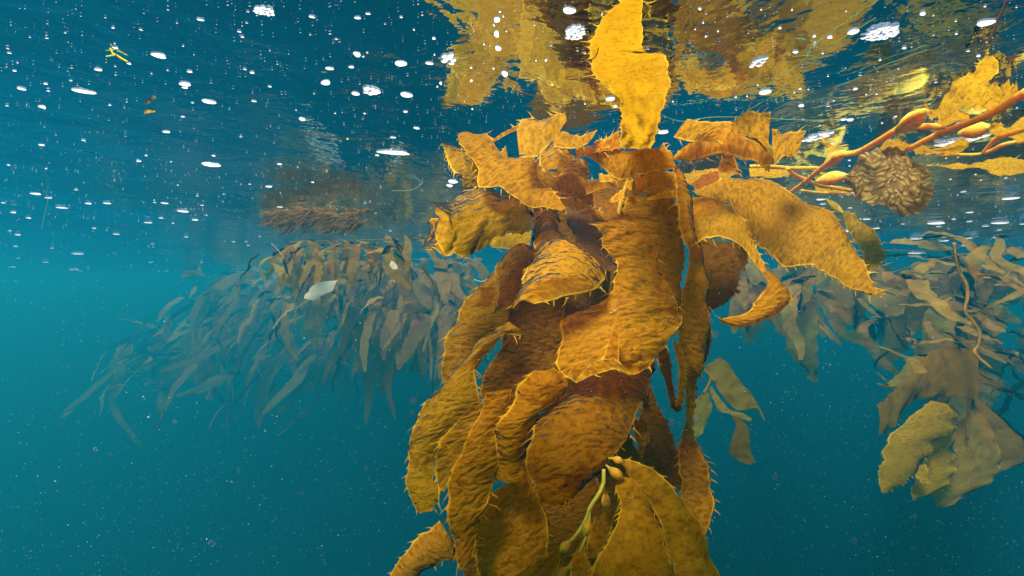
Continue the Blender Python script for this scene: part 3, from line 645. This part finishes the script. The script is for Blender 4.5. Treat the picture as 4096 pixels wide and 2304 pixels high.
ptube(near_r, 'V', [(2240,150,.01,2.45),(2220,400,.01,2.5),(2170,600,.01,2.5),(2160,850,.008,2.5)], material='far')

small_r = empty('small_kelp_sprig', tuple(at(1780, 950, 2.4)), 'small grey green sprig with forked stipe hanging right beside the big plant', 'kelp sprig')
def sr(st, tone='g', d=2.4, **kw): return blade(small_r, 'V', d, st, tone, material='far', spines=.5, res=.016, **kw)
ptube(small_r, 'V', [(200,310,.008,2.35),(262,380,.008,2.35),(240,455,.008,2.35),(212,500,.012,2.35)], material='far', tone='l')
ptube(small_r, 'V', [(262,380,.006,2.35),(285,400,.014,2.35),(312,425,.005,2.35)], material='far', tone='l')
sr([(225,300,335,238),(280,400,410,310),(350,520,490,430),(470,630,560,500),(600,610,640,640),(655,700,665,705)], 'm', 2.5)
sr([(245,455,272,455),(290,570,335,540),(330,632,395,620),(420,662,500,650),(555,712,568,692)], 'l', 2.33)
sr([(405,650,485,690),(450,760,542,760),(400,920,552,900),(470,1000,580,990),(540,1030,562,1030)], 'b', 2.45)
sr([(150,540,240,495),(140,700,272,600),(130,850,200,800)], 'g', 2.5)

# fronds strewn behind, right
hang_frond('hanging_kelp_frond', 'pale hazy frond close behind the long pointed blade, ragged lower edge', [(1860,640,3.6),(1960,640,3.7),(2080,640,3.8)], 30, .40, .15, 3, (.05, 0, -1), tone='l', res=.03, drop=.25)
hang_frond('hanging_kelp_frond', 'dim greenish frond filling the gap above the bright green lit blade', [(2120,630,3.3),(2250,630,3.3),(2380,630,3.4)], 30, .42, .15, 5, (.1, 0, -1), tone='g', res=.03, drop=.25)
hang_frond('hanging_kelp_frond', 'dark dim frond at the right edge behind the stringy stipe', [(2380,630,3.7),(2500,630,3.7),(2640,630,3.7)], 46, .55, .16, 8, (.05, 0, -1), tone='b', res=.03, drop=.85)
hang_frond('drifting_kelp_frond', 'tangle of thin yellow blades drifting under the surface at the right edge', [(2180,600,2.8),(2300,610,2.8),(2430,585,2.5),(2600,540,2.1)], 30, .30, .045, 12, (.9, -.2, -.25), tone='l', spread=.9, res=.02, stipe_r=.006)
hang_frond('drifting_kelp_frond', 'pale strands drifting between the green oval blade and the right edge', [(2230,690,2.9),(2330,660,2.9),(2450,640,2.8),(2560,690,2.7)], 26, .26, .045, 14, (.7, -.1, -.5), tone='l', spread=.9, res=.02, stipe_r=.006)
# behind, left
hang_frond('hanging_kelp_frond', 'hazy brown frond just left of the big plant, long drooping blades', [(1180,620,4.3),(1080,622,4.4),(980,620,4.5)], 96, .50, .075, 21, (-.05, 0, -.9), tone='m', res=.03, drop=.45)
hang_frond('hanging_kelp_frond', 'hazy olive frond under the feathery weed tuft', [(960,630,4.6),(860,630,4.8),(760,635,5.0)], 96, .42, .08, 22, (-.15, .1, -.9), tone='g', res=.03, drop=.35)
hang_frond('hanging_kelp_frond', 'short bushy frond clustered at the surface right under the brown feathery tuft', [(1010,575,2.6),(900,570,2.65),(800,572,2.7),(720,580,2.75)], 84, .25, .042, 27, (-.1, 0, -.8), tone='m', res=.022, drop=.16, fk=1.0, stipe_r=.005)
hang_frond('hanging_kelp_frond', 'dim frond low behind the hazy brown one, blades trailing deepest', [(1180,700,5.4),(1020,700,5.5),(880,690,5.6)], 96, .60, .10, 23, (-.1, 0, -.9), tone='b', res=.04, drop=.6)
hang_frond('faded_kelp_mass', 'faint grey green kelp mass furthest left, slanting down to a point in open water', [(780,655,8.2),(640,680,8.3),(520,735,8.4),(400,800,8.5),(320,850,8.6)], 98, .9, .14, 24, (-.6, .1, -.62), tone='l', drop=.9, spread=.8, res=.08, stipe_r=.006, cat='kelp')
hang_frond('faded_kelp_mass', 'faint kelp bulk between the slanting far mass and the feathery tuft', [(900,660,7.2),(760,662,7.4),(650,664,7.6),(560,672,7.8)], 98, 1.0, .15, 25, (-.3, .1, -.8), tone='b', drop=1.3, spread=.9, res=.08, stipe_r=.006, cat='kelp')

# pale leaf in front of the left fronds
pl = blade(None, 'D', 2.6, [(848,705,840,722),(800,712,836,732),(770,735,800,748),(763,750,788,756)], 'm', material='pale', spines=0, res=.012, name='pale_leaf')
tag(pl, 'pale torn leaf drifting in front of the hazy left fronds', 'leaf')
fl = blade(None, 'D', 2.2, [(984,655,990,658),(980,668,1000,668),(990,678,1002,676)], 'm', material='pale', spines=0, res=.01, name='leaf_scrap')
tag(fl, 'tiny bright cream scrap left of the big plant', 'leaf')

# feathery tuft
tuft = empty('feathery_weed', tuple(at(800, 535, 2.3)), 'brown feathery weed tuft floating at the surface on the left', 'seaweed')
def feather(tone, y0, seed, droop):
    r = np.random.default_rng(seed); V, F, uv = [], [], []
    spine = catmull([at(930, y0 - 4, 2.2), at(860, y0 + 12, 2.25), at(780, y0 - 6, 2.3), at(715, y0 + 4, 2.35), at(668, y0 - 4, 2.4)], 150)
    for i in range(150):
        for _ in range(6):
            env = math.sin(math.pi * min(1, (i + 4) / 158)) ** .6 * (.6 + .4 * math.sin(i * .21 + seed))
            p = spine[i] + r.normal(0, .016, 3) * env; p[2] = min(p[2], SURF - .01); ln = r.uniform(.03, .11) * max(.25, env); th = r.uniform(0, 6.28)
            d = np.array((-.8 + r.normal(0, .4), math.cos(th) * .6, math.sin(th) * .55 - droop)); d /= np.linalg.norm(d)
            q = p + d * ln * .5; d2 = d + np.array((-.3, 0, -.25)); e = q + d2 * ln * .5
            s = np.cross(d, r.normal(0, 1, 3)); s /= np.linalg.norm(s) + 1e-9; s *= .0022
            k = len(V); V += [p - s, p + s, q + s * .8, q - s * .8, e]; F += [(k, k + 1, k + 2, k + 3), (k + 3, k + 2, k + 4)]; uv += [(p[0], p[2])] * 5
    o = link_mesh('fringe', V, F, 'weed', tuft, None, uv, tone); o['kind'] = 'stuff'; return o
feather('m', 532, 41, .0); feather('b', 556, 42, .45)  # lit upper and shaded lower side put into two fringe tones
tube('stipe', [at(940, 528, 2.2), at(860, 545, 2.25), at(780, 526, 2.3), at(700, 536, 2.36)], [.006, .007, .006, .003], tuft, 'weed', 'b')

# ------------------------------------------------------------------ hair-thin drifting weed
def hair(label, fr, pts, r, m, name='drifting_filament', **kw):
    P = []
    for p in pts:
        x, y = px(fr, p[0], p[1]); P.append(at(x, y, p[2] if len(p) > 2 else depth_at_height(y, SURF - .012)))
    o = tube(name, P, [r] * len(P), None, m, seg=5, n=8 * len(P), **kw)
    return tag(o, label, 'seaweed strand')
hair('red strand slanting up past the top right corner', 'D', [(2482,125),(2500,80),(2520,35),(2548,-20)], .0008, 'red_hair')
hair('thin red strand crossing above the forked blade', 'D', [(1312,232),(1360,248),(1420,275),(1500,300)], .0011, 'red_hair')
hair('green filament looping down the left edge', 'D', [(20,455,1.9),(70,453,1.9),(105,470,1.9),(120,500,1.9),(112,540,1.9),(104,580,1.9)], .0009, 'green_hair')
hair('green filament running in from the left edge', 'D', [(-20,312,1.5),(40,316,1.5),(80,325,1.5),(115,342,1.5)], .0013, 'green_hair')
hair('long pale green filament beside the crown, right of the bright blade', 'R', [(745,575),(850,610),(1000,590),(1150,590),(1320,598),(1500,605),(1680,600)], .0009, 'green_hair')
hair('straight pale filament running diagonally under the surface at upper right', 'R', [(1180,560),(1330,470),(1460,370),(1560,260),(1700,170),(1830,90)], .0008, 'green_hair')
hair('faint green filament right of the large bubble patch', 'R', [(1640,430),(1740,395),(1840,340),(1950,300),(2090,250)], .0006, 'green_hair')
hair('short kinked green filament between bubbles', 'R', [(1410,285),(1470,280),(1530,285),(1500,300),(1560,310)], .0006, 'green_hair')
hair('thin pale filament left of the crown', 'D', [(985,480,1.7),(1040,476,1.7),(1090,440,1.7),(1130,432,1.7)], .0013, 'green_hair')
hair('green filament across the floating stipe', 'T', [(250,1050),(420,1060),(600,1085),(770,1105)], .0008, 'green_hair')
hair('dark hair lying on the bright yellow blade', 'R', [(390,302,.70),(412,292,.70),(428,270,.71),(434,240,.715)], .0011, 'dark_hair')
hair('dark thin stem hanging behind the twisted tip', 'U', [(1020,700,1.9),(960,800,1.9),(860,900,1.9),(720,1050,1.9),(640,1180,1.9),(625,1240,1.9)], .0016, 'dark_hair')
hair('short pale straw in front of the far left fronds', 'D', [(683,612,2.3),(700,630,2.3),(716,652,2.3)], .0022, 'pale', name='drifting_straw')
hair('cream curved thread beside the dark outer left blade', 'D', [(1193,703,1.2),(1215,708,1.2),(1240,690,1.2)], .0014, 'pale', name='drifting_thread')
sp = empty('weed_sprig', tuple(at(298, 140, .8)), 'small orange Y shaped sprig floating at upper left', 'seaweed scrap')
for q in ([(322,156),(308,148),(292,138)], [(292,138),(284,134),(278,122)], [(292,138),(280,140),(268,142)]):
    ptube(sp, 'D', [(x, y, .0016) for x, y in q], z=SURF - .012, material='float', tone='l', name='branch')
oc = blade(None, 'D', 0, [(362,282,365,288),(378,276,380,286),(392,276,390,282)], 'o', z=SURF - .015, spines=0, res=.006, name='weed_scrap')
tag(oc, 'orange brown scrap of weed floating left of the bubbles', 'seaweed scrap')

# ------------------------------------------------------------------ bubbles under the surface
def surf_point(x, y, drop=0.0):
    z = SURF
    for _ in range(6):
        d = depth_at_height(y, z); X = (x - 1288) / 1288 * TANH * d
        z = SURF + float(wave_h(np.float64(X), np.float64(d))) * math.exp(-math.hypot(X, d) / 14) - drop
    return np.array((X, d, z)), d
def cap_mesh(seed, irr=.12, depth=.42, seg=18, rings=5):
    """underside of an air bubble pressed flat against the surface"""
    r = np.random.default_rng(seed); ph = r.uniform(0, 6.28, 3)
    V, F = [(0, 0, -depth)], []
    for i in range(1, rings + 1):
        a = i / rings * math.pi / 2
        for k in range(seg):
            th = 2 * math.pi * k / seg; q = 1 + irr * (math.sin(2 * th + ph[0]) + .5 * math.sin(3 * th + ph[1])) * math.sin(a)
            V.append((math.sin(a) * math.cos(th) * q, math.sin(a) * math.sin(th) * q, -depth * math.cos(a)))
    for k in range(seg): F.append((0, 1 + (k + 1) % seg, 1 + k))
    for i in range(rings - 1):
        for k in range(seg):
            a = 1 + i * seg + k; c = 1 + i * seg + (k + 1) % seg; F.append((a, c, c + seg, a + seg))
    return V, F
def bubble_data(seed, **kw):
    V, F = cap_mesh(seed, **kw); me = bpy.data.meshes.new('bubble'); me.from_pydata(V, [], F); me.materials.append(M['bubble'])
    me.polygons.foreach_set('use_smooth', [True] * len(F)); return me
BD = [bubble_data(k, irr=.05 + .03 * k) for k in range(6)]
def bubble(x, y, wpx, hpx, label, group=None, rot=None, drop=.001):
    p, d = surf_point(x, y, drop); o = bpy.data.objects.new('air_bubble', rnd.choice(BD)); COL.objects.link(o)
    rw = wpx / 2 * d * TANH / 1288; el = math.atan2(p[2], math.hypot(p[0], p[1]))
    rh = min(hpx / 2 * d * TANH / 1288 / max(.12, math.sin(el)), rw * 2.2)
    o.location = p; o.scale = (rw, rh, min(rw, rh) * .3); o.rotation_euler = (0, 0, math.atan2(-p[0], p[1]) if rot is None else rot)
    return tag(o, label, 'bubble', group)
def raft(x, y, wpx, hpx, n, label, seed, tilt=0.0):
    """a patch of many small bubbles stuck together"""
    r = np.random.default_rng(seed); p, d = surf_point(x, y, .001); k0 = d * TANH / 1288; el = math.atan2(p[2], math.hypot(p[0], p[1]))
    A_, B_ = wpx / 2 * k0, hpx / 2 * k0 / max(.15, math.sin(el)); V, F = [], []
    pts = []; tries = 0
    s0 = math.sqrt(A_ * B_ / n)
    while len(pts) < n and tries < 4000:
        tries += 1; a, q = r.uniform(0, 6.28), math.sqrt(r.random()); c = (A_ * q * math.cos(a) * .88, B_ * q * math.sin(a) * .88)
        if all((c[0] - e[0]) ** 2 + (c[1] - e[1]) ** 2 > (1.45 * s0) ** 2 for e in pts): pts.append(c)
    ca, sa = math.cos(tilt), math.sin(tilt)
    for c in pts:
        v, f = cap_mesh(int(r.integers(1e6)), irr=.07, seg=12, rings=4, depth=.45); k = len(V); rr = s0 * r.uniform(.8, 1.05)
        for q in v:
            X, Y = c[0] + q[0] * rr, c[1] + q[1] * rr * 1.1; V.append((p[0] + X * ca - Y * sa, p[1] + X * sa + Y * ca, p[2] + q[2] * rr))
        F += [tuple(i + k for i in g) for g in f]
    o = link_mesh('bubble_patch', V, F, 'bubble'); o.location = (0, 0, 0)
    return tag(o, label, 'bubbles')
raft(664, 28, 54, 20, 22, 'white patch of froth at the top, the only one left of centre', 1)
raft(1447, 82, 50, 38, 24, 'rounded white bubble patch with a net of cells, left of the bright blade tip', 2)
raft(2218, 84, 82, 32, 26, 'widest white bubble patch, near the top right corner', 3, .25)
raft(932, 228, 42, 18, 9, 'double white bubble cluster below the pair of round bubbles', 4)
raft(1130, 148, 36, 24, 7, 'bright ring shaped bubble cluster above the left part of the crown', 5)
raft(1907, 156, 32, 24, 8, 'white bubble cluster with dark gap, right of the bright blade', 6)
raft(2055, 343, 40, 22, 10, 'oval froth ring beside the yellow blades right of the crown', 7, .3)
raft(2420, 352, 44, 26, 12, 'froth ring among the floating stipes near the right edge', 8, .4)
raft(1345, 378, 18, 10, 6, 'small froth between the yellow crown leaves', 9)
LB = [(990,384,95,8,'longest thin white bubble streak, left of the crown'), (210,230,46,9,'long white bubble near the left edge'), (399,140,38,9,'long white bubble right of the Y shaped sprig'),
      (1432,27,30,16,'white oval bubble above the net-like patch'), (1008,160,27,14,'round white bubble by the ring shaped cluster'), (898,137,18,11,'small oval bubble left of the round white one'),
      (819,208,22,12,'white oval bubble left of the double cluster'), (1022,239,28,12,'white oval bubble right of the double cluster'), (894,236,18,8,'small bubble touching the left of the double cluster'),
      (1249,86,14,14,'upper round bubble of the column over the crown'), (1250,50,14,14,'topmost round bubble of the column over the crown'), (1253,122,14,13,'third round bubble down the column over the crown'),
      (1270,186,16,15,'lowest round bubble of the column over the crown'), (2480,58,34,14,'slanted white bubble near the red strand'), (2147,80,26,12,'white bubble left of the widest patch'),
      (1925,232,30,10,'flat bubble under the dark gap cluster'), (1535,249,24,9,'flat bubble at the left edge of the bright blade'), (1665,332,34,8,'flat white bubble right of the ridged blade base'),
      (530,414,40,10,'slim white bubble amid the left streaks'), (525,256,30,9,'slim bubble over the orange brown scrap'), (465,212,26,9,'slim bubble above the middle of the left streaks'),
      (1139,457,22,9,'white bubble right beside the left crown blade'), (1131,467,16,6,'small bubble under the one beside the crown'), (760,300,14,8,'bubble alone in dark water left of the longest streak')]
for x, y, a, c, l in LB: bubble(x, y, a, c, l)
placed = [(x, y) for x, y, *_ in LB]
def scatter(n, box, w0, w1, label, group, seed, asp=.34, rot=None):
    r = np.random.default_rng(seed); k = 0; t = 0
    while k < n and t < 6000:
        t += 1; x, y = r.uniform(box[0], box[2]), r.uniform(box[1], box[3])
        if any(abs(x - a) < 14 and abs(y - c) < 8 for a, c in placed): continue
        placed.append((x, y)); k += 1
        wp = .74 * (w0 + (w1 - w0) * r.random() ** 2.6)
        bubble(x, y, wp, wp * asp * r.uniform(.8, 1.2), label, group, rot=None if rot is None else rot + r.normal(0, .15))
scatter(76, (20, 20, 1080, 470), 6, 26, 'small white air bubble under the open water surface left of the plant', 'small bubbles left of the plant', 51, .3)
scatter(42, (0, 470, 760, 690), 10, 36, 'thin white bubble streak where the surface recedes on the left', 'receding bubble streaks on the left', 52, .16)
scatter(45, (1090, 10, 2000, 300), 5, 12, 'small white air bubble under the surface above the plant', 'small bubbles above the plant', 53, .75)
scatter(50, (1960, 10, 2576, 480), 6, 20, 'small slanted air bubble under the surface in the upper right', 'small bubbles in the upper right', 54, .4)
scatter(40, (2040, 480, 2576, 640), 14, 60, 'thin bright sky glint on the receding surface at the right', 'receding sky glint streaks on the right', 55, .12)  # sky glints on the ripples, modelled as flat white bubble shapes

def specks(name, label, cat, pts, rad, material, flat=None):
    V, F = [], []; base = np.array([(1,0,0),(-1,0,0),(0,1,0),(0,-1,0),(0,0,1),(0,0,-1)], float)
    fs = [(0,2,4),(2,1,4),(1,3,4),(3,0,4),(2,0,5),(1,2,5),(3,1,5),(0,3,5)]
    for p, q in zip(pts, rad):
        s = np.array((rng.uniform(.7, 1.8), rng.uniform(.7, 1.3), rng.uniform(.6, 1.2))) if flat is None else np.array((rng.uniform(.7, 2.2), rng.uniform(.8, 1.6), flat))
        k = len(V); V += (np.asarray(p) + base * s * q).tolist(); F += [tuple(i + k for i in f) for f in fs]
    o = link_mesh(name, V, F, material); return tag(o, label, cat, kind='stuff')
P_, Q_ = [], []
for _ in range(1900):
    x = rng.uniform(0, 2576); y = rng.uniform(0, 560) if rng.random() < .8 else rng.uniform(400, 660)
    p, d = surf_point(x, y, .002)
    if d > 9: continue
    P_.append(p); Q_.append(d * .00052 * rng.uniform(.7, 2.2) * (1 + 1.0 * (rng.random() < .08)))
specks('fine_bubbles', 'countless fine bubbles speckling the underside of the surface', 'bubbles', P_, Q_, 'bubble', .5)
P_, Q_ = [], []
for _ in range(15000):
    d = .32 + 4.2 * rng.random() ** 1.6; x = rng.uniform(-80, 2656); y = rng.uniform(-60, 1500)
    p = at(x, y, d)
    if p[2] > SURF - .05: continue
    P_.append(p); Q_.append(d ** .7 * .00040 * rng.uniform(.5, 1.5) * (1 + 1.4 * (rng.random() < .03)))
specks('drifting_particles', 'fine pale particles drifting through the water', 'particles', P_, Q_, 'snow')

# larger soft motes close to the lens
m_, t_, N_, L_2, o_2 = mat('soft_mote')
ms_ = N_('ShaderNodeMixShader'); ms_.inputs[0].default_value = .14
tp_ = N_('ShaderNodeBsdfTransparent'); tl_ = N_('ShaderNodeBsdfTranslucent'); tl_.inputs[0].default_value = (.85, .85, .8, 1)
L_2(tp_.outputs[0], ms_.inputs[1]); L_2(tl_.outputs[0], ms_.inputs[2]); L_2(ms_.outputs[0], o_2.inputs[0]); M['mote'] = m_
V, F = [], []
bm_ = [(math.sin(a) * math.cos(t), math.sin(a) * math.sin(t), math.cos(a)) for a in np.linspace(0, math.pi, 9) for t in np.linspace(0, 2 * math.pi, 14)[:-1]]
for x, y, r_ in [(1040,1008,10),(1036,1037,6),(870,890,9),(815,900,6),(533,1367,8),(1800,840,9),(1000,905,5),(920,1180,6),(1950,1200,7),(2150,1360,8),(600,1180,5),(440,1060,5),(1690,1060,8),(2300,1300,6),(760,1240,5),(240,1130,5),(1240,985,4)]:
    p = at(x, y, .5); k = len(V); V += [tuple(p + np.array(q) * r_ * .5 * TANH / 1288) for q in bm_]
    F += [(k + i * 13 + j, k + i * 13 + (j + 1) % 13, k + (i + 1) * 13 + (j + 1) % 13, k + (i + 1) * 13 + j) for i in range(8) for j in range(13)]
tag(link_mesh('floating_motes', V, F, 'mote'), 'faint round motes hanging close in front', 'particles', kind='stuff')
